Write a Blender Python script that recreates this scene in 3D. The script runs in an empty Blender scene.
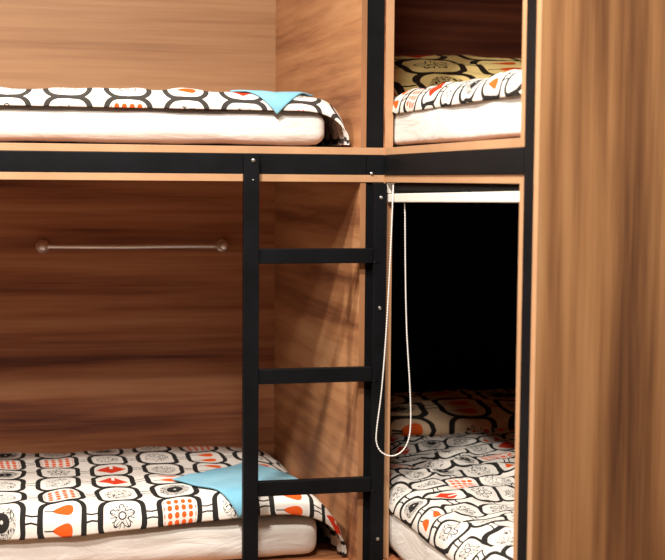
import bpy, bmesh, math
from mathutils import Matrix, Vector, noise

R = math.radians
col = bpy.context.scene.collection
E = 1.40                      # eye height

# ------------------------------------------------------------------ helpers
def link(o, parent=None):
    col.objects.link(o)
    if parent: o.parent = parent
    return o

def tag(o, label=None, cat=None, group=None, kind=None):
    if label: o['label'] = label
    if cat: o['category'] = cat
    if group: o['group'] = group
    if kind: o['kind'] = kind
    return o

def empty(name, frame, loc=(0, 0, 0)):
    o = bpy.data.objects.new(name, None)
    o.empty_display_size = .1
    link(o)
    o.matrix_world = frame @ Matrix.Translation(loc)
    return o

def fin(name, bm, mat, parent=None, frame=None, smooth=False, bevel=0):
    """link a bmesh as one object; its vertices are in the parent's space (or in frame)"""
    bmesh.ops.recalc_face_normals(bm, faces=bm.faces)
    me = bpy.data.meshes.new(name)
    bm.to_mesh(me); bm.free()
    if smooth:
        for p in me.polygons: p.use_smooth = True
    me.materials.append(mat)
    o = bpy.data.objects.new(name, me)
    link(o, parent)
    if parent is None and frame is not None: o.matrix_world = frame
    if bevel:
        m = o.modifiers.new('bevel', 'BEVEL'); m.width = bevel; m.segments = 2; m.limit_method = 'ANGLE'
    return o

def box(bm, x0, x1, y0, y1, z0, z1):
    vs = [bm.verts.new((x, y, z)) for x in (x0, x1) for y in (y0, y1) for z in (z0, z1)]
    for f in ((0, 1, 3, 2), (4, 6, 7, 5), (0, 4, 5, 1), (2, 3, 7, 6), (0, 2, 6, 4), (1, 5, 7, 3)):
        bm.faces.new([vs[i] for i in f])

def hexa(bm, quad, z0, z1):
    lo = [bm.verts.new((x, y, z0)) for x, y in quad]; hi = [bm.verts.new((x, y, z1)) for x, y in quad]
    n = len(quad)
    bm.faces.new(lo); bm.faces.new(hi)
    for i in range(n): bm.faces.new([lo[i], lo[(i+1) % n], hi[(i+1) % n], hi[i]])

def boxpart(name, dims, mat, parent=None, frame=None, bevel=.0012):
    bm = bmesh.new(); box(bm, *dims)
    return fin(name, bm, mat, parent, frame, bevel=bevel)

def tube(bm, pts, r, n=8, cap=True):
    pts = [Vector(p) for p in pts]; rings = []
    up = Vector((0, 0, 1))
    for i, p in enumerate(pts):
        d = (pts[min(i+1, len(pts)-1)] - pts[max(i-1, 0)]).normalized()
        a = d.cross(up)
        if a.length < .01: a = d.cross(Vector((0, 1, 0)))
        a.normalize(); b = d.cross(a)
        rr = r(i) if callable(r) else r
        rings.append([bm.verts.new(p + rr*(math.cos(2*math.pi*k/n)*a + math.sin(2*math.pi*k/n)*b)) for k in range(n)])
    for A, B in zip(rings, rings[1:]):
        for k in range(n): bm.faces.new([A[k], A[(k+1) % n], B[(k+1) % n], B[k]])
    if cap: bm.faces.new(rings[0]); bm.faces.new(rings[-1])

def lathe(bm, prof, origin, axis, n=16):
    """prof: list of (distance along axis, radius)"""
    o = Vector(origin); d = Vector(axis).normalized()
    a = d.orthogonal().normalized(); b = d.cross(a); rings = []
    for h, r in prof:
        rings.append([bm.verts.new(o + d*h + r*(math.cos(2*math.pi*k/n)*a + math.sin(2*math.pi*k/n)*b)) for k in range(n)])
    for A, B in zip(rings, rings[1:]):
        for k in range(n): bm.faces.new([A[k], A[(k+1) % n], B[(k+1) % n], B[k]])
    bm.faces.new(rings[0]); bm.faces.new(rings[-1])

# ------------------------------------------------------------------ node maths
class N:
    tree = None
    def __init__(s, sock): s.s = sock
    @staticmethod
    def m(op, *a, clamp=False):
        n = N.tree.nodes.new('ShaderNodeMath'); n.operation = op; n.use_clamp = clamp
        for i, v in enumerate(a):
            if isinstance(v, N): N.tree.links.new(v.s, n.inputs[i])
            else: n.inputs[i].default_value = v
        return N(n.outputs[0])
    def __add__(s, o): return N.m('ADD', s, o)
    def __radd__(s, o): return N.m('ADD', o, s)
    def __sub__(s, o): return N.m('SUBTRACT', s, o)
    def __rsub__(s, o): return N.m('SUBTRACT', o, s)
    def __mul__(s, o): return N.m('MULTIPLY', s, o)
    __rmul__ = __mul__
    def __truediv__(s, o): return N.m('DIVIDE', s, o)
    def lt(s, o): return N.m('LESS_THAN', s, o)
    def gt(s, o): return N.m('GREATER_THAN', s, o)
    def abs(s): return N.m('ABSOLUTE', s)
    def max(s, o): return N.m('MAXIMUM', s, o)
    def min(s, o): return N.m('MINIMUM', s, o)

def length(a, b): return N.m('SQRT', a*a + b*b)

def new_mat(name):
    m = bpy.data.materials.new(name); m.use_nodes = True
    nt = m.node_tree; N.tree = nt
    return m, nt, nt.nodes['Principled BSDF']

def noise_node(nt, vec, scale, detail=3, rough=.5, dim='3D', dist=0):
    n = nt.nodes.new('ShaderNodeTexNoise'); n.noise_dimensions = dim
    n.inputs['Scale'].default_value = scale; n.inputs['Detail'].default_value = detail
    n.inputs['Roughness'].default_value = rough; n.inputs['Distortion'].default_value = dist
    if vec is not None: nt.links.new(vec, n.inputs['Vector'])
    return n

def ramp(nt, fac, stops):
    r = nt.nodes.new('ShaderNodeValToRGB')
    while len(r.color_ramp.elements) < len(stops): r.color_ramp.elements.new(.5)
    for e, (p, c) in zip(r.color_ramp.elements, stops): e.position = p; e.color = (*c, 1)
    nt.links.new(fac, r.inputs[0]); return r

def mapping(nt, vec, scale, rot=(0, 0, 0), loc=(0, 0, 0)):
    mp = nt.nodes.new('ShaderNodeMapping')
    mp.inputs['Scale'].default_value = scale; mp.inputs['Rotation'].default_value = rot
    mp.inputs['Location'].default_value = loc
    nt.links.new(vec, mp.inputs['Vector']); return mp.outputs[0]

def bump(nt, bsdf, h, strength, dist):
    b = nt.nodes.new('ShaderNodeBump'); b.inputs['Strength'].default_value = strength
    b.inputs['Distance'].default_value = dist
    nt.links.new(h, b.inputs['Height']); nt.links.new(b.outputs[0], bsdf.inputs['Normal'])

def srgb(r, g, b):
    f = lambda c: (c/255/12.92) if c/255 <= .04045 else ((c/255+.055)/1.055)**2.4
    return (f(r), f(g), f(b))

def wood(name, stops, grain, seed=0., rough=.5, fine=1.):
    """grain: texture scale along x, y, z (the small one is the way the grain runs)"""
    m, nt, b = new_mat(name)
    tc = nt.nodes.new('ShaderNodeTexCoord').outputs['Object']
    v = mapping(nt, tc, grain, loc=(seed, seed*1.7, seed*.6))
    big = noise_node(nt, v, 1.0, 3, .5, dist=.35)
    v2 = mapping(nt, tc, (grain[0]*2.6, grain[1]*(4.2 if grain[1] > 3 else 2.6), grain[2]*(4.2 if grain[2] > 3 else 2.6)), loc=(seed*2, seed, 0))
    mid = noise_node(nt, v2, 1.0, 3, .5, dist=.2)
    v3 = mapping(nt, tc, tuple(g*14 for g in grain))
    fin_ = noise_node(nt, v3, 1.0, 2, .5)
    f = N(big.outputs[0])*.62 + N(mid.outputs[0])*.26*fine + N(fin_.outputs[0])*.12
    r = ramp(nt, f.s, stops)
    nt.links.new(r.outputs[0], b.inputs['Base Color'])
    b.inputs['Roughness'].default_value = rough
    b.inputs['Specular IOR Level'].default_value = .35
    bump(nt, b, fin_.outputs[0], .08, .002)
    return m

def plain(name, c, rough=.5, metal=0., spec=.5, noise_amt=0., nscale=30):
    m, nt, b = new_mat(name)
    b.inputs['Roughness'].default_value = rough; b.inputs['Metallic'].default_value = metal
    b.inputs['Specular IOR Level'].default_value = spec
    tc = nt.nodes.new('ShaderNodeTexCoord').outputs['Object']
    n = noise_node(nt, tc, nscale, 3)
    k = noise_amt
    r = ramp(nt, n.outputs[0], [(.3, tuple(x*(1-k) for x in c)), (.7, tuple(min(1, x*(1+k)) for x in c))])
    nt.links.new(r.outputs[0], b.inputs['Base Color'])
    return m

W_STOPS = [(.36, srgb(96, 50, 34)), (.44, srgb(140, 84, 55)), (.52, srgb(172, 113, 75)), (.62, srgb(192, 137, 96))]
W_RED = [(.36, srgb(84, 40, 28)), (.44, srgb(118, 62, 42)), (.52, srgb(142, 82, 55)), (.62, srgb(160, 98, 68))]
W_MID = [(.34, srgb(112, 68, 43)), (.44, srgb(150, 101, 67)), (.53, srgb(176, 125, 84)), (.64, srgb(192, 144, 102))]
W_SOFT = [(.32, srgb(124, 84, 56)), (.45, srgb(160, 117, 80)), (.62, srgb(184, 141, 101))]
M_WOOD = wood('walnut_along', W_STOPS, (.42, 9, 11), 3.1)
M_WOOD_SOFT = wood('walnut_pale_even', W_SOFT, (.40, 8, 10), 6.1)
M_WOOD_SIDE = wood('walnut_side', W_MID, (9, .8, 13), 8.3)
M_WOOD_R = wood('walnut_end_wall', W_RED, (9, .6, 11), 5.7)
M_WOOD_V = wood('walnut_upright', [(.36, srgb(90, 57, 36)), (.45, srgb(132, 91, 58)), (.54, srgb(164, 119, 78)), (.64, srgb(182, 138, 95))], (9, 9, .42), 7.9)
M_EDGE = wood('board_edge', [(.3, srgb(170, 128, 92)), (.7, srgb(192, 150, 112))], (4, 4, 4), 2.2)
M_EDGE_DK = wood('board_edge_walnut', [(.3, srgb(126, 84, 54)), (.7, srgb(158, 112, 75))], (6, 6, 1), 6.2)
M_STEEL = plain('black_painted_steel', (.004, .0045, .0055), .5, 0, .12, .3, 14)
M_BOLT = plain('zinc_bolt', (.55, .55, .53), .3, 1., .5, .1)
M_CHROME = plain('chrome', (.9, .88, .84), .42, 1., .5, .03)
M_WALL = plain('painted_plaster', (.22, .20, .17), .9, 0, .2, .04, 5)
M_CEIL = plain('ceiling_plaster', (.42, .40, .37), .9, 0, .2, .03, 5)
M_WHITE = plain('white_plastic', (.80, .75, .68), .4, 0, .5, .02)
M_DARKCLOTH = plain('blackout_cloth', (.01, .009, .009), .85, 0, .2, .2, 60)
M_CHAIN = plain('white_bead_chain', (.80, .78, .74), .35, 0, .5, .02)

def sheet_mat():
    m, nt, b = new_mat('white_cotton_sheet')
    tc = nt.nodes.new('ShaderNodeTexCoord').outputs['Object']
    n = noise_node(nt, mapping(nt, tc, (5, 9, 16)), 1, 4, .55, dist=1.2)
    w = noise_node(nt, tc, 420, 1)
    r = ramp(nt, n.outputs[0], [(.3, (.68, .655, .61)), (.7, (.74, .715, .675))])
    nt.links.new(r.outputs[0], b.inputs['Base Color'])
    b.inputs['Roughness'].default_value = .9; b.inputs['Specular IOR Level'].default_value = .15
    bump(nt, b, (N(n.outputs[0]) + N(w.outputs[0])*.05).s, .45, .012)
    return m
M_SHEET = sheet_mat()

def towel_mat():
    m, nt, b = new_mat('pale_blue_terry')
    tc = nt.nodes.new('ShaderNodeTexCoord').outputs['Object']
    n = noise_node(nt, tc, 600, 2)
    n2 = noise_node(nt, tc, 14, 3)
    r = ramp(nt, n2.outputs[0], [(.3, srgb(112, 174, 198)), (.7, srgb(134, 190, 210))])
    nt.links.new(r.outputs[0], b.inputs['Base Color'])
    b.inputs['Roughness'].default_value = .95; b.inputs['Specular IOR Level'].default_value = .1
    b.inputs['Sheen Weight'].default_value = .2
    bump(nt, b, n.outputs[0], .5, .002)
    return m
M_TOWEL = towel_mat()

def print_mat(name, ground, cw=.13, ch=.092, seed=0., ink=(.022, .020, .018), warp=.006, wf=7, vs=0., force=()):
    """rows of hand-drawn rounded frames joined by twin lines, each with its own motif"""
    m, nt, b = new_mat(name)
    uv = nt.nodes.new('ShaderNodeUVMap').outputs[0]
    nz = noise_node(nt, uv, wf, 2)
    sep = nt.nodes.new('ShaderNodeSeparateXYZ'); nt.links.new(uv, sep.inputs[0])
    sn = nt.nodes.new('ShaderNodeSeparateColor'); nt.links.new(nz.outputs['Color'], sn.inputs[0])
    k = cw/.13
    u = N(sep.outputs[0]) + (N(sn.outputs[0]) - .5)*warp*2*k + seed
    v = N(sep.outputs[1]) + (N(sn.outputs[1]) - .5)*warp*2*k + vs
    cu, cv = N.m('FLOOR', u/cw), N.m('FLOOR', v/ch)
    px = (N.m('FRACT', u/cw) - .5)*.13            # normalised so a frame is .13 wide
    py = (N.m('FRACT', v/ch) - .5)*.092
    ax, ay = px.abs(), py.abs()
    qx, qy = ax - (.047 - .026), ay - (.0445 - .026)
    d = length(qx.max(0.), qy.max(0.)) + qx.max(qy).min(0.) - .026
    th = .0028 + (ax.min(.047)/.047)*.0034
    frame = d.abs().lt(th)
    line = ((ay - (.0085 + (ax-.047)*-.15)).abs().lt(.0017))*ax.gt(.047)
    inside = d.lt(-.0085)
    wn = nt.nodes.new('ShaderNodeTexWhiteNoise'); wn.noise_dimensions = '2D'
    cb = nt.nodes.new('ShaderNodeCombineXYZ'); nt.links.new(cu.s, cb.inputs[0]); nt.links.new(cv.s, cb.inputs[1])
    nt.links.new(cb.outputs[0], wn.inputs['Vector'])
    h = N(wn.outputs['Value'])
    for fu, fv, val in force:
        e = (cu - float(fu)).abs().lt(.5)*(cv - float(fv)).abs().lt(.5)
        h = h*(1. - e) + e*val
    def band(a, c): return h.gt(a)*h.lt(c)
    # hearts: two leaf shapes lying on their sides
    hy = (ay - .0185).abs()
    t = ((px + .021)/.044).max(0.).min(1.)
    heart = hy.lt(.0155*N.m('POWER', t, .6)*N.m('SQRT', (1. - N.m('POWER', t, 5.)).max(0.)))*(px + .021).gt(0.)
    stem = hy.lt(.0012)*px.lt(-.018)
    # flower: radial petals in outline
    r = length(px, py*1.05)
    ang = N.m('ARCTAN2', py, px)
    sn1 = (N.m('SINE', ang*5.)*.007 + .021)
    flower = ((r - sn1).abs().lt(.0016)).max(((r - .008).abs()).lt(.0015)).max((N.m('SINE', ang*8. + r*60.).abs().lt(.30))*r.lt(.027)*r.gt(.008))
    # disc with pale centre in fine scribble
    scr = noise_node(nt, uv, 48/k, 2, dist=2.5)
    scribble = (N(scr.outputs[0]) - .5).abs().lt(.034)
    disc = r.lt(.0185)*(1. - length(px, py).lt(.0035))
    # dots
    gx = (N.m('FRACT', px/.0165) - .5)*.0165; gy = (N.m('FRACT', py/.0165) - .5)*.0165
    dots = length(gx, gy*.8).lt(.0055)
    # tulip blot
    blot = (ax*.8 + ay).lt(.030)*(1. - (ax.lt(.004))*py.gt(.005))
    mask_or = (band(.0, .2)*heart).max(band(.62, .76)*dots)
    mask_rd = (band(.50, .62)*blot)
    mask_bk = (band(.0, .2)*stem).max(band(.2, .38)*flower).max(band(.38, .50)*disc.max(scribble*r.gt(.0185)*r.lt(.034))).max(band(.76, 1.)*scribble*r.lt(.031))
    mask_gr = band(.38, .50)*r.lt(.034)
    black = frame.max(line).max(inside*mask_bk)
    def mix(fac, a, c):
        n = nt.nodes.new('ShaderNodeMix'); n.data_type = 'RGBA'
        nt.links.new(fac.s, n.inputs[0])
        for i, x in ((6, a), (7, c)):
            if isinstance(x, tuple): n.inputs[i].default_value = (*x, 1)
            else: nt.links.new(x, n.inputs[i])
        return n.outputs[2]
    c = mix(inside*mask_gr, ground, tuple(g*.72 for g in ground))
    c = mix(inside*mask_or, c, srgb(226, 92, 34))
    c = mix(inside*mask_rd, c, srgb(205, 58, 30))
    c = mix(black, c, ink)
    nt.links.new(c, b.inputs['Base Color'])
    b.inputs['Roughness'].default_value = .9; b.inputs['Specular IOR Level'].default_value = .12
    w = noise_node(nt, uv, 9, 4, .55, dist=1.)
    bump(nt, b, w.outputs[0], .4, .012)
    return m
M_PRINT = print_mat('frame_print_cotton', (.76, .72, .66), ch=.098, seed=-.063, vs=.018, warp=.010,
    force=((8, 0, .45), (9, 0, .1), (10, 0, .3), (11, 0, .7), (12, 0, .9), (13, 0, .1), (9, 1, .7), (10, 1, .9), (10, 2, .55), (9, 2, .9), (8, 1, .9), (11, 1, .45)))
M_PRINT_W = print_mat('frame_print_crumpled', (.70, .66, .60), cw=.115, ch=.085, seed=.04, warp=.03, wf=9)
M_PRINT_UP = print_mat('frame_print_upper', (.77, .73, .68), cw=.128, ch=.085, seed=.028, vs=.063, ink=(.05, .045, .04))
M_PRINT_YEL = print_mat('frame_print_yellow_case', srgb(255, 226, 150), cw=.21, ch=.155, seed=.11, ink=(.03, .018, .012), warp=.012, wf=4)
M_PRINT_TAN = print_mat('frame_print_cream_case', srgb(226, 196, 160), cw=.19, ch=.14, seed=.09, warp=.02, wf=5)

# ------------------------------------------------------------------ frames of reference
def frame2(ox, oy, ang):
    return Matrix.Translation((ox, oy, 0)) @ Matrix.Rotation(ang, 4, 'Z')
FL = frame2(.073, 3.0, R(13))           # left bunk: x to the right along its front, y into it
FR = frame2(.1158, 3.0, R(-75))         # right bunk: x along its front towards the room, y into it
TOP = 2.62
D = .86                                  # inner depth of the left bunk
SK = D*math.tan(R(2.3))

# ------------------------------------------------------------------ room
def struct(name, dims, mat):
    o = boxpart(name, dims, mat, bevel=0); tag(o, kind='structure'); return o
M_FLOOR = wood('floor_laminate', [(.3, srgb(120, 84, 56)), (.7, srgb(170, 128, 90))], (6, .8, 6), 4.4, .4)
struct('floor', (-2.6, 2.0, -1.6, 4.7, -.05, 0), M_FLOOR)
struct('ceiling', (-2.6, 2.0, -1.6, 4.7, 2.7, 2.75), M_CEIL)
struct('wall_left', (-2.65, -2.6, -1.6, 4.7, 0, 2.7), M_WALL)
struct('wall_right', (2.0, 2.05, -1.6, 4.7, 0, 2.7), M_WALL)
struct('wall_back', (-2.6, 2.0, 4.7, 4.75, 0, 2.7), M_WALL)
struct('wall_front', (-2.6, 2.0, -1.65, -1.6, 0, 2.7), M_WALL)

# ------------------------------------------------------------------ left bunk
lb = empty('bunk_bed', FL)
tag(lb, 'wide left-hand walnut bunk with black steel rail, open to the front over two levels', 'bunk bed')
XL = -1.98
boxpart('back_panel', (XL, -SK+.0, D, D+.018, 0, 1.4365), M_WOOD, lb)
tag(boxpart('back_panel', (XL, -SK+.0, D, D+.018, 1.437, TOP), M_WOOD_SOFT, lb), 'paler evenly grained upper back panel')
bm = bmesh.new(); hexa(bm, [(-.0125, .002), (0, .002), (-SK, D+.018), (-SK-.0125, D)], 0, TOP)
fin('side_panel', bm, M_WOOD_SIDE, lb)
boxpart('edge_strip', (-.0125, .0002, -.0005, .0018, 0, 1.3975), M_EDGE_DK, lb, bevel=.0004)
boxpart('edge_strip', (-.0125, .0002, -.0005, .0018, 1.4755, TOP), M_EDGE_DK, lb, bevel=.0004)
boxpart('end_panel', (XL-.018, XL, 0, D+.018, 0, TOP), M_WOOD_SIDE, lb)
def shelf(parent, name, x0, x1, d, z0, z1, skew=0):
    bm = bmesh.new(); hexa(bm, [(x0, .004), (x1, .004), (x1-skew, d), (x0, d)], z0, z1)
    o = fin(name, bm, M_WOOD, parent)
    s = boxpart('edge_strip', (x0, .0425, -.003, .0035, z0, z1), M_EDGE, parent, bevel=.0006)
    return o
shelf(lb, 'upper_base_board', XL, -.0135, D-.001, 1.459, 1.475, SK)
shelf(lb, 'ceiling_board', XL, -.0135, D-.001, 1.398, 1.414, SK)
shelf(lb, 'lower_base_board', XL, -.0135, D-.001, .502, .520, SK)
boxpart('front_rail', (XL-.018, .0005, -.004, .036, 1.4145, 1.4585), M_STEEL, lb)
boxpart('lower_rail', (XL-.018, .0005, -.004, .036, .455, .5015), M_STEEL, lb)
bm = bmesh.new(); box(bm, .001, .0425, .004, .044, 0, TOP)
fin('corner_post', bm, M_STEEL, lb, bevel=.002)
def bolt(parent, x, z, y=-.0045, r=.0042, name='bolt', n=6):
    bm = bmesh.new()
    lathe(bm, [(0, r*1.25), (.0012, r*1.25), (.0014, r), (.004, r*.9), (.0045, r*.4), (.0035, r*.35)], (x, y, z), (0, -1, 0), 10)
    return fin(name, bm, M_BOLT, parent)
boxpart('rail_end', (.0012, .0425, -.0035, .0035, 1.4145, 1.4585), M_STEEL, lb)
bolt(lb, .012, 1.4175, y=-.0036, r=.003)

# ------------------------------------------------------------------ ladder
ld = empty('bunk_ladder', FL)
tag(ld, 'black steel ladder hooked over the rail between the two bunks', 'ladder')
LX0 = -.280
def stile(x, z1, y0, w=.034):
    bm = bmesh.new(); box(bm, x, x+w, y0, y0+.0205, .012, z1)
    s = fin('stile', bm, M_STEEL, ld, bevel=.0015)
    bm = bmesh.new(); box(bm, x-.001, x+w+.001, y0-.001, y0+.0215, 0, .015)
    fin('foot', bm, plain('rubber', (.02, .02, .02), .8), s, bevel=.002)
    return s
s1 = stile(LX0, 1.4588, -.026)
s2 = stile(.0135, 1.396, -.026, .029)
for z in (1.4435, 1.401): bolt(s1, LX0+.020, z, y=-.0262, r=.0034 if z > 1.42 else .0016)
for z in (1.364, 1.117, .590): bolt(s2, .0285, z, y=-.0262, r=.0032)
for zc in (1.234, .967, .715, .463, .211):
    bm = bmesh.new(); box(bm, LX0+.0345, .0133, -.022, -.0045, zc-.0165, zc+.0165)
    rg = fin('rung', bm, M_STEEL, ld, bevel=.0015)
    bm = bmesh.new()
    tube(bm, [(.0125, -.0265, zc-.013), (.018, -.0275, zc-.015), (.026, -.0268, zc-.0125)], lambda i: (.0012, .0018, .001)[i], 6)
    w = fin('weld', bm, M_STEEL, rg, smooth=True)

# ------------------------------------------------------------------ right bunk
rb = empty('bunk_bed', FR)
tag(rb, 'narrow right-hand walnut bunk behind the ladder post, dark inside its lower level', 'bunk bed')
XF = -1.10; DR = .92; OPEN = .767
boxpart('end_panel', (XF-.018, XF, 0, DR, 0, TOP), M_WOOD_R, rb)
boxpart('side_panel', (XF, -.003, .0, .018, 0, TOP), M_WOOD, rb)
boxpart('edge_strip', (-.003, 0, -.0002, .0182, 0, TOP), M_EDGE, rb, bevel=.0004)
boxpart('back_panel', (XF-.018, .836, DR, DR+.018, 0, TOP), M_WOOD, rb)
def shelfR(name, z0, z1):
    boxpart(name, (XF, .766, .0185, DR-.001, z0, z1), M_WOOD, rb)
    boxpart('edge_strip', (.0005, OPEN+.0255, .012, .0183, z0, z1), M_EDGE, rb, bevel=.0006)
# the boards come forward to the steel rail in the opening
def shelfR(name, z0, z1):
    bm = bmesh.new()
    hexa(bm, [(XF, .0185), (.0005, .0185), (.0005, .004), (OPEN, .004), (OPEN, DR-.001), (XF, DR-.001)], z0, z1)
    fin(name, bm, M_WOOD, rb)
    boxpart('edge_strip', (.0005, OPEN, 0, .0038, z0, z1), M_EDGE, rb, bevel=.0006)
shelfR('upper_base_board', 1.459, 1.475)
shelfR('ceiling_board', 1.398, 1.414)
shelfR('lower_base_board', .522, .540)
for z0, z1 in ((0, 1.414), (1.459, TOP)):
    boxpart('jamb', (OPEN, OPEN+.0235, 0, .03, z0, z1), M_EDGE, rb, bevel=.001)
boxpart('front_rail', (-.0, OPEN+.026, -.004, .034, 1.4145, 1.4585), M_STEEL, rb)
boxpart('front_rail', (-.0, OPEN+.026, -.004, .034, .476, .5215), M_STEEL, rb)
boxpart('front_post', (OPEN+.0262, .8365, -.004, .034, 0, TOP), M_STEEL, rb, bevel=.002)

pn = boxpart('partition_panel', (.837, .855, -.002, 1.45, 0, 2.66), M_WOOD_V, None, FR)
tag(pn, 'tall walnut panel with upright grain closing the near end of the right bunk', 'panel')
es = boxpart('edge_strip', (.8368, .8552, -.0045, -.0022, 0, 2.66), M_EDGE, pn, bevel=.0006)
tag(es, 'pale edge banding')

# ------------------------------------------------------------------ bedding
def rounded_box(bm, x0, x1, y0, y1, z0, z1, r, nx, ny, nz, amp=.004, fr=6, seed=0):
    """closed rounded box with slight lumps"""
    verts = {}
    def P(i, j, k):
        key = (i, j, k)
        if key in verts: return verts[key]
        p = [x0+(x1-x0)*i/nx, y0+(y1-y0)*j/ny, z0+(z1-z0)*k/nz]
        q = [min(max(p[0], x0+r), x1-r), min(max(p[1], y0+r), y1-r), min(max(p[2], z0+r), z1-r)]
        dv = Vector(p)-Vector(q)
        if dv.length > 1e-9: dv = dv.normalized()*r
        w = Vector(q)+dv
        n = noise.noise(Vector((w.x*fr+seed, w.y*fr, w.z*fr*2)))*amp + noise.noise(Vector((w.x*fr*3.1, w.y*fr*3+seed, w.z*9)))*amp*.4
        w += (dv.normalized() if dv.length > 1e-9 else Vector((0, 0, 0)))*(n - amp)
        verts[key] = bm.verts.new(w); return verts[key]
    for i in range(nx):
        for j in range(ny):
            bm.faces.new([P(i, j, 0), P(i, j+1, 0), P(i+1, j+1, 0), P(i+1, j, 0)])
            bm.faces.new([P(i, j, nz), P(i+1, j, nz), P(i+1, j+1, nz), P(i, j+1, nz)])
    for i in range(nx):
        for k in range(nz):
            bm.faces.new([P(i, 0, k), P(i+1, 0, k), P(i+1, 0, k+1), P(i, 0, k+1)])
            bm.faces.new([P(i, ny, k), P(i, ny, k+1), P(i+1, ny, k+1), P(i+1, ny, k)])
    for j in range(ny):
        for k in range(nz):
            bm.faces.new([P(0, j, k), P(0, j, k+1), P(0, j+1, k+1), P(0, j+1, k)])
            bm.faces.new([P(nx, j, k), P(nx, j+1, k), P(nx, j+1, k+1), P(nx, j, k+1)])

GM, GD = 'mattresses on the bunks', 'patterned duvets on the bunks'
def mattress(frame, dims, r, label, seed):
    x0, x1, y0, y1, z0, z1 = dims
    bm = bmesh.new(); rounded_box(bm, x0, x1, y0, y1, z0, z1, r, 90, 44, 10, .004, 7, seed)
    o = fin('mattress', bm, M_SHEET, None, frame, smooth=True)
    return tag(o, label, 'mattress', GM)

mattress(FL, (XL+.02, -.072, .052, D-.03, 1.4765, 1.562), .032, 'white-sheeted mattress on the upper level of the left bunk', 1)
mattress(FL, (XL+.02, -.080, .072, D-.03, .5215, .626), .034, 'white-sheeted mattress on the lower level of the left bunk, behind the ladder', 5)
mattress(FR, (XF+.03, .74, .0185, .86, 1.4765, 1.567), .016, 'white-sheeted mattress on the upper level of the right bunk', 9)
mattress(FR, (XF+.03, .745, .019, .86, .5415, .668), .034, 'white-sheeted mattress on the lower level of the right bunk', 14)

def fbm(x, y, s=0): return noise.noise(Vector((x, y, s))) + .5*noise.noise(Vector((2.1*x, 2.1*y, s+3)))

def duvet(frame, x0, x1, y0, y1, zt, th, base, mat, label, hem=lambda x: 0, puff=.01, seed=0, wr=.0, drape=.10, nx=260, ny=110, rad=.05, sag=.0, vmap=None):
    """cover lying on a mattress whose top is zt; front hem at y0 rolls up to a height th, the end x1 falls to base"""
    bm = bmesh.new(); uvl = bm.loops.layers.uv.new('uv')
    # front profile (dy, dz, arc)
    prof = []; nr = 26; a0 = R(-10)
    for i in range(nr+1):
        a = a0 + (math.pi/2 - a0)*i/nr
        prof.append((rad*(1-math.cos(a)), th - rad*.9 + rad*.9*math.sin(a)))
    Ly = (y1-y0) - prof[-1][0]
    nb = ny - nr
    for i in range(1, nb+1): prof.append((prof[nr][0] + Ly*i/nb, th))
    arc = [0]
    for a, b in zip(prof, prof[1:]): arc.append(arc[-1] + math.hypot(b[0]-a[0], b[1]-a[1]))
    # end profile: distance u along cloth -> (x, drop)
    L = x1-x0; H = (zt + th) - base - .006 if drape else 0
    pts = []
    n_flat = int(nx*.86) if drape else nx
    xd = x1 - drape
    for i in range(n_flat+1): pts.append((x0 + (xd-x0)*i/n_flat, 0))
    if drape:
        for i in range(1, nx-n_flat+1):
            s = i/(nx-n_flat)
            pts.append((xd + drape*math.sin(s*math.pi/2)**.9, H*(1-math.cos(s*math.pi/2))**1.05))
    uarc = [0]
    for a, b in zip(pts, pts[1:]): uarc.append(uarc[-1] + math.hypot(b[0]-a[0], b[1]-a[1]))
    V = []
    for i, (px, dr) in enumerate(pts):
        row = []
        for j, (dy, dz) in enumerate(prof):
            yy = y0 + dy; zz = zt + dz
            front = max(0, 1 - j/nr)
            zz += hem(px)*front**1.3
            f = min(1, j/nr)
            zz += f*(puff*fbm(px*3.2+seed, yy*3.5) + puff*.35*fbm(px*9+seed, yy*8))
            if wr:
                cr = abs(noise.noise(Vector((px*9+seed, yy*8, 1.3))))
                zz += f*wr*(1-2.6*min(.38, cr)) + f*wr*.5*noise.noise(Vector((px*22, yy*20, seed)))
            else:
                zz += f*.006*noise.noise(Vector((px*16+seed, yy*5, 2)))
            yy += front*.006*noise.noise(Vector((px*9+seed, 0, 7)))
            # back edge sinks a little towards the wall
            bk = max(0, (dy - (y1-y0-.10))/.10); zz -= .015*bk*bk + sag*max(0, dy-rad)/(y1-y0)
            if dr > 0:
                k = dr/H
                q = (zz - base - .006)
                zz = base + .006 + q*(1-k)
                fold = math.sin(yy*48+seed)*.5 + noise.noise(Vector((yy*17, seed, 4)))
                px2 = px - .012*k*abs(fold)
                if front: yy += .012*k*front
            else: px2 = px
            row.append(bm.verts.new((px2, yy, max(zz, base+.005))))
        V.append(row)
    for i in range(len(V)-1):
        for j in range(len(prof)-1):
            f = bm.faces.new([V[i][j], V[i+1][j], V[i+1][j+1], V[i][j+1]])
            for lp, (a, b) in zip(f.loops, ((i, j), (i+1, j), (i+1, j+1), (i, j+1))):
                lp[uvl].uv = (uarc[a], vmap(arc[b]) if vmap else arc[b])
    o = fin('duvet', bm, mat, None, frame, smooth=True)
    m = o.modifiers.new('thickness', 'SOLIDIFY'); m.thickness = .006; m.offset = -1
    return tag(o, label, 'duvet', GD)

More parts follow.
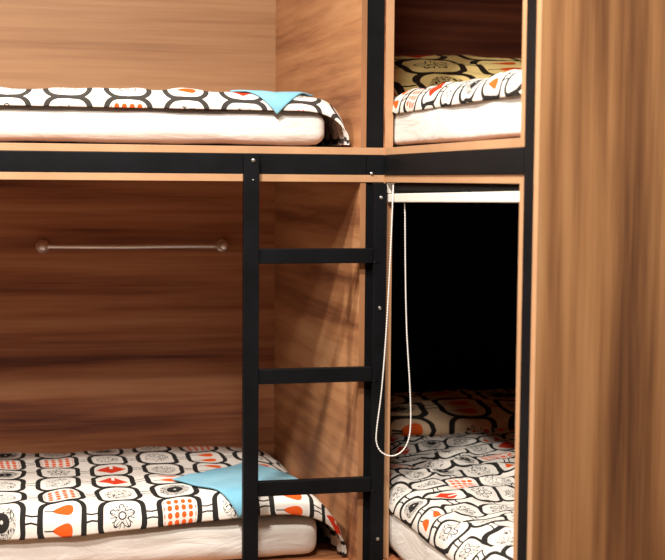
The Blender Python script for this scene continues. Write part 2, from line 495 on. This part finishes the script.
DU = duvet(FL, XL+.012, -.024, .046, D-.012, 1.563, .035, 1.4765, M_PRINT_UP,
      'flat duvet with black round frames on the upper level of the left bunk', puff=.005, seed=2, drape=.12, rad=.04)
DL = duvet(FL, XL+.012, -.022, .062, D-.012,  .642, .037, .5215, M_PRINT,
      'duvet printed with orange hearts and black frames on the lower left bunk', hem=lambda x: -.028*min(1, max(0, (-x-.22)/.45)), sag=.028, vmap=lambda v: v*1.18 if v < .068 else .0802 + (v-.068)*.68, puff=.009, seed=6, drape=.17, rad=.042)
duvet(FR, -.24, .75, .016, .84, 1.557, .040, 1.4765, M_PRINT_W,
      'crumpled patterned duvet on the upper level of the right bunk', puff=.01, seed=11, wr=.006, drape=.0, rad=.045)
duvet(FR, -.58, .755, .017, .84, .666, .036, .5415, M_PRINT_W,
      'crumpled patterned duvet in the shaded lower level of the right bunk', puff=.014, seed=17, wr=.012, drape=.0, rad=.05)

def pillow(frame, cx, cy, cz, lx, ly, h, rot, tilt, mat, label, seed=0):
    bm = bmesh.new(); uvl = bm.loops.layers.uv.new('uv')
    n, mm = 44, 36
    grid = {}
    for s in (1, -1):
        for i in range(n+1):
            for j in range(mm+1):
                a, b = -1+2*i/n, -1+2*j/mm
                edge = i in (0, n) or j in (0, mm)
                if edge and s == -1: grid[(s, i, j)] = grid[(1, i, j)]; continue
                t = ((1-abs(a)**2.6)*(1-abs(b)**2.6))**.48
                sh = 1 - .06*(abs(a)**3)*(1-abs(b)**2)
                shy = 1 - .06*(abs(b)**3)*(1-abs(a)**2)
                z = s*h*.5*t + .008*fbm(a*2+seed, b*2, s)*t + .006*noise.noise(Vector((a*5+seed, b*6, s)))
                grid[(s, i, j)] = bm.verts.new((a*lx*.5*shy, b*ly*.5*sh, z))
    for s in (1, -1):
        for i in range(n):
            for j in range(mm):
                ks = [(i, j), (i+1, j), (i+1, j+1), (i, j+1)]
                try: f = bm.faces.new([grid[(s, *k)] for k in (ks if s == 1 else ks[::-1])])
                except ValueError: continue
                for lp, k in zip(f.loops, (ks if s == 1 else ks[::-1])):
                    lp[uvl].uv = (k[1]/mm*ly, -k[0]/n*lx)
    M = frame @ Matrix.Translation((cx, cy, cz)) @ Matrix.Rotation(rot, 4, 'Z') @ Matrix.Rotation(tilt, 4, 'Y')
    o = fin('pillow', bm, mat, None, M, smooth=True)
    return tag(o, label, 'pillow', 'patterned pillows on the right bunk')

pillow(FR, -.46, .42, 1.644, .44, .74, .135, 0, R(18), M_PRINT_YEL, 'plump yellow pillow with black ring print on the upper right bunk', 2)
pillow(FR, -.80, .44, .720, .46, .76, .10, 0, R(1), M_PRINT_TAN, 'cream pillow with black ring print in the dark lower right bunk', 5)

# ------------------------------------------------------------------ blue towels (thin folded cloths)
def cloth(frame, corners, fn, mat, n=40, thick=.004):
    """corners: four (x, y) in the bed's frame; fn(x, y) gives the resting point"""
    bm = bmesh.new(); V = []
    c = [Vector(p) for p in corners]
    for i in range(n+1):
        row = []
        for j in range(n+1):
            a, b = i/n, j/n
            p = (c[0]*(1-a) + c[1]*a)*(1-b) + (c[3]*(1-a) + c[2]*a)*b
            row.append(bm.verts.new(fn(p.x, p.y)))
        V.append(row)
    for i in range(n):
        for j in range(n): bm.faces.new([V[i][j], V[i+1][j], V[i+1][j+1], V[i][j+1]])
    o = fin('towel', bm, mat, None, frame, smooth=True)
    m = o.modifiers.new('thickness', 'SOLIDIFY'); m.thickness = thick; m.offset = 0
    return o

from mathutils.bvhtree import BVHTree
def over_edge(y0, zt, th, rad, lift=.007, zpuff=.0, on=None):
    me = on.data
    bvh = BVHTree.FromPolygons([v.co for v in me.vertices], [p.vertices for p in me.polygons])
    def top(x, y):
        hs = [h[0].z for h in (bvh.ray_cast(Vector((x+dx, y+dy, 3 if zt > 1 else 1.3)), Vector((0, 0, -1))) for dx in (-.008, 0, .008) for dy in (-.008, 0, .008)) if h[0]]
        return max(hs) if hs else zt
    def fn(x, y):
        w = .003*noise.noise(Vector((x*14, y*14, 5)))
        s = y - y0                      # cloth distance measured from where the top flattens
        if s >= 0: return Vector((x, y, top(x, y) + lift + w*.5))
        T = top(x, y0 + .001)
        a = min(-s/(rad+lift), math.pi*.52)
        rest = max(0, -s - (rad+lift)*math.pi*.52)
        r = rad + lift
        return Vector((x, y0 - r*math.sin(a), T + lift - r*.9*(1-math.cos(a)) - rest + w))
    return fn
t1 = cloth(FL, [(-.290, .11), (-.195, .003), (-.098, .11), (-.17, .24)], over_edge(.046+.04, 1.563, .035, .04, .005, on=DU), M_TOWEL)
tag(t1, 'small pale blue towel hanging over the edge of the upper left bunk', 'towel', 'pale blue towels on the left bunk')
t2 = cloth(FL, [(-.405, .265), (-.275, .010), (-.085, .275), (-.190, .50)], over_edge(.062+.042, .642, .037, .042, .006, on=DL), M_TOWEL)
tag(t2, 'pale blue towel spread on the lower left bunk behind the ladder', 'towel', 'pale blue towels on the left bunk')

# ------------------------------------------------------------------ chrome rail on the back panel
rl = empty('towel_rail', FL, (-.448, D, 1.215))
tag(rl, 'thin chrome rail screwed to the back panel of the lower left bunk', 'rail')
bm = bmesh.new()
X0, X1 = -.250, .250
tube(bm, [(X0 + (X1-X0)*i/16, -.036, .0007*math.cos(i*.5)) for i in range(17)], .0068, 12)
fin('bar', bm, M_CHROME, rl, smooth=True)
for x in (X0, X1):
    bm = bmesh.new()
    lathe(bm, [(0, .019), (.003, .019), (.006, .015), (.010, .008), (.024, .007), (.027, .012), (.034, .0145), (.042, .013), (.048, .007)], (x, -.0005, 0), (0, -1, 0), 20)
    br = fin('bracket', bm, M_CHROME, rl, smooth=True)
    for dz in (-.0135, .0135):
        bm = bmesh.new(); lathe(bm, [(0, .0025), (.002, .002)], (x, -.0035, dz), (0, -1, 0), 8)
        fin('screw', bm, M_BOLT, br)

# ------------------------------------------------------------------ roller blind in the lower right opening
bl = empty('roller_blind', FR, (0, 0, 1.398))
tag(bl, 'rolled-up black blind with white bottom bar and long bead chain loop, lower right bunk', 'blind')
bm = bmesh.new(); lathe(bm, [(0, .0085), (.73, .0085)], (.022, .020, -.0100), (1, 0, 0), 20)
fin('roller', bm, M_DARKCLOTH, bl, smooth=False)
bm = bmesh.new(); box(bm, 0, .758, .004, .016, -.0095, .0095)
bb = fin('bottom_bar', bm, M_WHITE, bl, bevel=.002); bb.location = (.006, 0, -.0350); bb.rotation_euler = (0, -math.atan(.0125/.75), 0)
tag(bb, 'white bottom bar')
bm = bmesh.new(); hexa(bm, [(.012, .019), (.755, .019), (.755, .021), (.012, .021)], -.034, -.012)
fin('blind_cloth', bm, M_DARKCLOTH, bl)
bm = bmesh.new(); box(bm, .004, .006, .003, .030, -.024, -.0005); box(bm, .004, .012, .003, .030, -.0025, -.0005)
tag(fin('bracket', bm, M_WHITE, bl, bevel=.0006), 'white bracket')
# bead chain: two strands hanging from the bracket, slightly swung out
def W2B(x, y, z): return bl.matrix_world.inverted() @ Vector((x, y, z))
def at(px, py, Z):                       # a point of the chain, metres
    u = (px-332.5)/1335
    return Vector((u*Z, Z, E - (py - 181.3 - .0058*(px-332.5))/1335*Z))
ctrl = [(392.5, 184, 2.955), (392, 200, 2.94), (390.5, 250, 2.93), (387, 330, 2.93), (383, 390, 2.93), (378.3, 432, 2.93), (378.5, 446, 2.93), (383.5, 455, 2.93), (393, 458.8, 2.93),
        (403, 455, 2.93), (410, 444, 2.925), (412.6, 425, 2.925), (411.5, 390, 2.92), (407.5, 330, 2.92), (405.5, 270, 2.915), (404.5, 215, 2.91), (404, 203, 2.91)]
bpy.context.view_layer.update()
inv = FR @ Matrix.Translation((0, 0, 1.398)); inv.invert()
P = [inv @ at(*c) for c in ctrl]
def catmull(P, k=14):
    out = []
    for i in range(len(P)-1):
        p0, p1, p2, p3 = P[max(i-1, 0)], P[i], P[i+1], P[min(i+2, len(P)-1)]
        for j in range(k):
            t = j/k
            out.append(.5*((2*p1) + (p2-p0)*t + (2*p0-5*p1+4*p2-p3)*t*t + (3*p1-p0-3*p2+p3)*t**3))
    out.append(P[-1]); return out
path = catmull(P)
bm = bmesh.new(); tube(bm, path, .0012, 6)
acc = 0; nxt = 0
for a, b in zip(path, path[1:]):
    seg = (b-a).length
    while nxt <= acc + seg:
        p = a + (b-a)*((nxt-acc)/seg if seg else 0)
        bmesh.ops.create_icosphere(bm, subdivisions=1, radius=.0022, matrix=Matrix.Translation(p))
        nxt += .0060
    acc += seg
fin('bead_chain', bm, M_CHAIN, bl, smooth=True)

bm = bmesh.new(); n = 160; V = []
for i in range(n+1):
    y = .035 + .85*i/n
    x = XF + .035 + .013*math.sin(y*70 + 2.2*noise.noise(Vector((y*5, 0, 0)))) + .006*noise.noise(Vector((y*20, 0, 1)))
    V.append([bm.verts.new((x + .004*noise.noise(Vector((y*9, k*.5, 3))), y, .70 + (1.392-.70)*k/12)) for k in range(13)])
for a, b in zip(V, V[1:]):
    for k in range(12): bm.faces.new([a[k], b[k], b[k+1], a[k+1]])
cu = fin('backdrop', bm, M_DARKCLOTH, None, FR, smooth=True)  # folded black sheet added to keep the far end of the lower level dark
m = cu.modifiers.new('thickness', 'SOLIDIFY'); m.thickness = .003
tag(cu, 'black curtain in soft folds, added to darken the far end of the lower right bunk', 'backdrop')

# ------------------------------------------------------------------ light
def area(name, loc, size, power, color, target=None):
    l = bpy.data.lights.new(name, 'AREA'); l.shape = 'DISK'; l.size = size; l.energy = power; l.color = color
    o = bpy.data.objects.new(name, l); link(o); o.location = loc
    if target is not None:
        o.rotation_euler = (Vector(target)-Vector(loc)).to_track_quat('-Z', 'Y').to_euler()
    return o
area('ceiling_lamp_near_bunks', (-.42, 1.72, 2.66), .14, 46, (1, .93, .85))
area('ceiling_lamp_left', (-1.55, 2.0, 2.66), .14, 38, (1, .93, .85))
area('ceiling_lamp_middle', (-.12, 1.0, 2.66), .35, 46, (1, .93, .85))
w = bpy.data.worlds.new('world'); bpy.context.scene.world = w; w.use_nodes = True
w.node_tree.nodes['Background'].inputs[0].default_value = (1, .93, .86, 1)
w.node_tree.nodes['Background'].inputs[1].default_value = .02

# ------------------------------------------------------------------ camera
cam = bpy.data.cameras.new('camera'); co = bpy.data.objects.new('camera', cam); link(co)
cam.sensor_width = 36; cam.lens = 1335/665*36; cam.clip_start = .05
co.matrix_world = Matrix.Translation((0, 0, E)) @ Matrix.Rotation(R(90-4.24), 4, 'X') @ Matrix.Rotation(R(.43), 4, 'Z')
cam.dof.use_dof = True; cam.dof.focus_distance = 3.0; cam.dof.aperture_fstop = 5
sc = bpy.context.scene; sc.camera = co
sc.view_settings.view_transform = 'Standard'; sc.view_settings.look = 'None'
sc.view_settings.gamma = 1; sc.view_settings.use_curve_mapping = False
sc.view_settings.exposure = .48
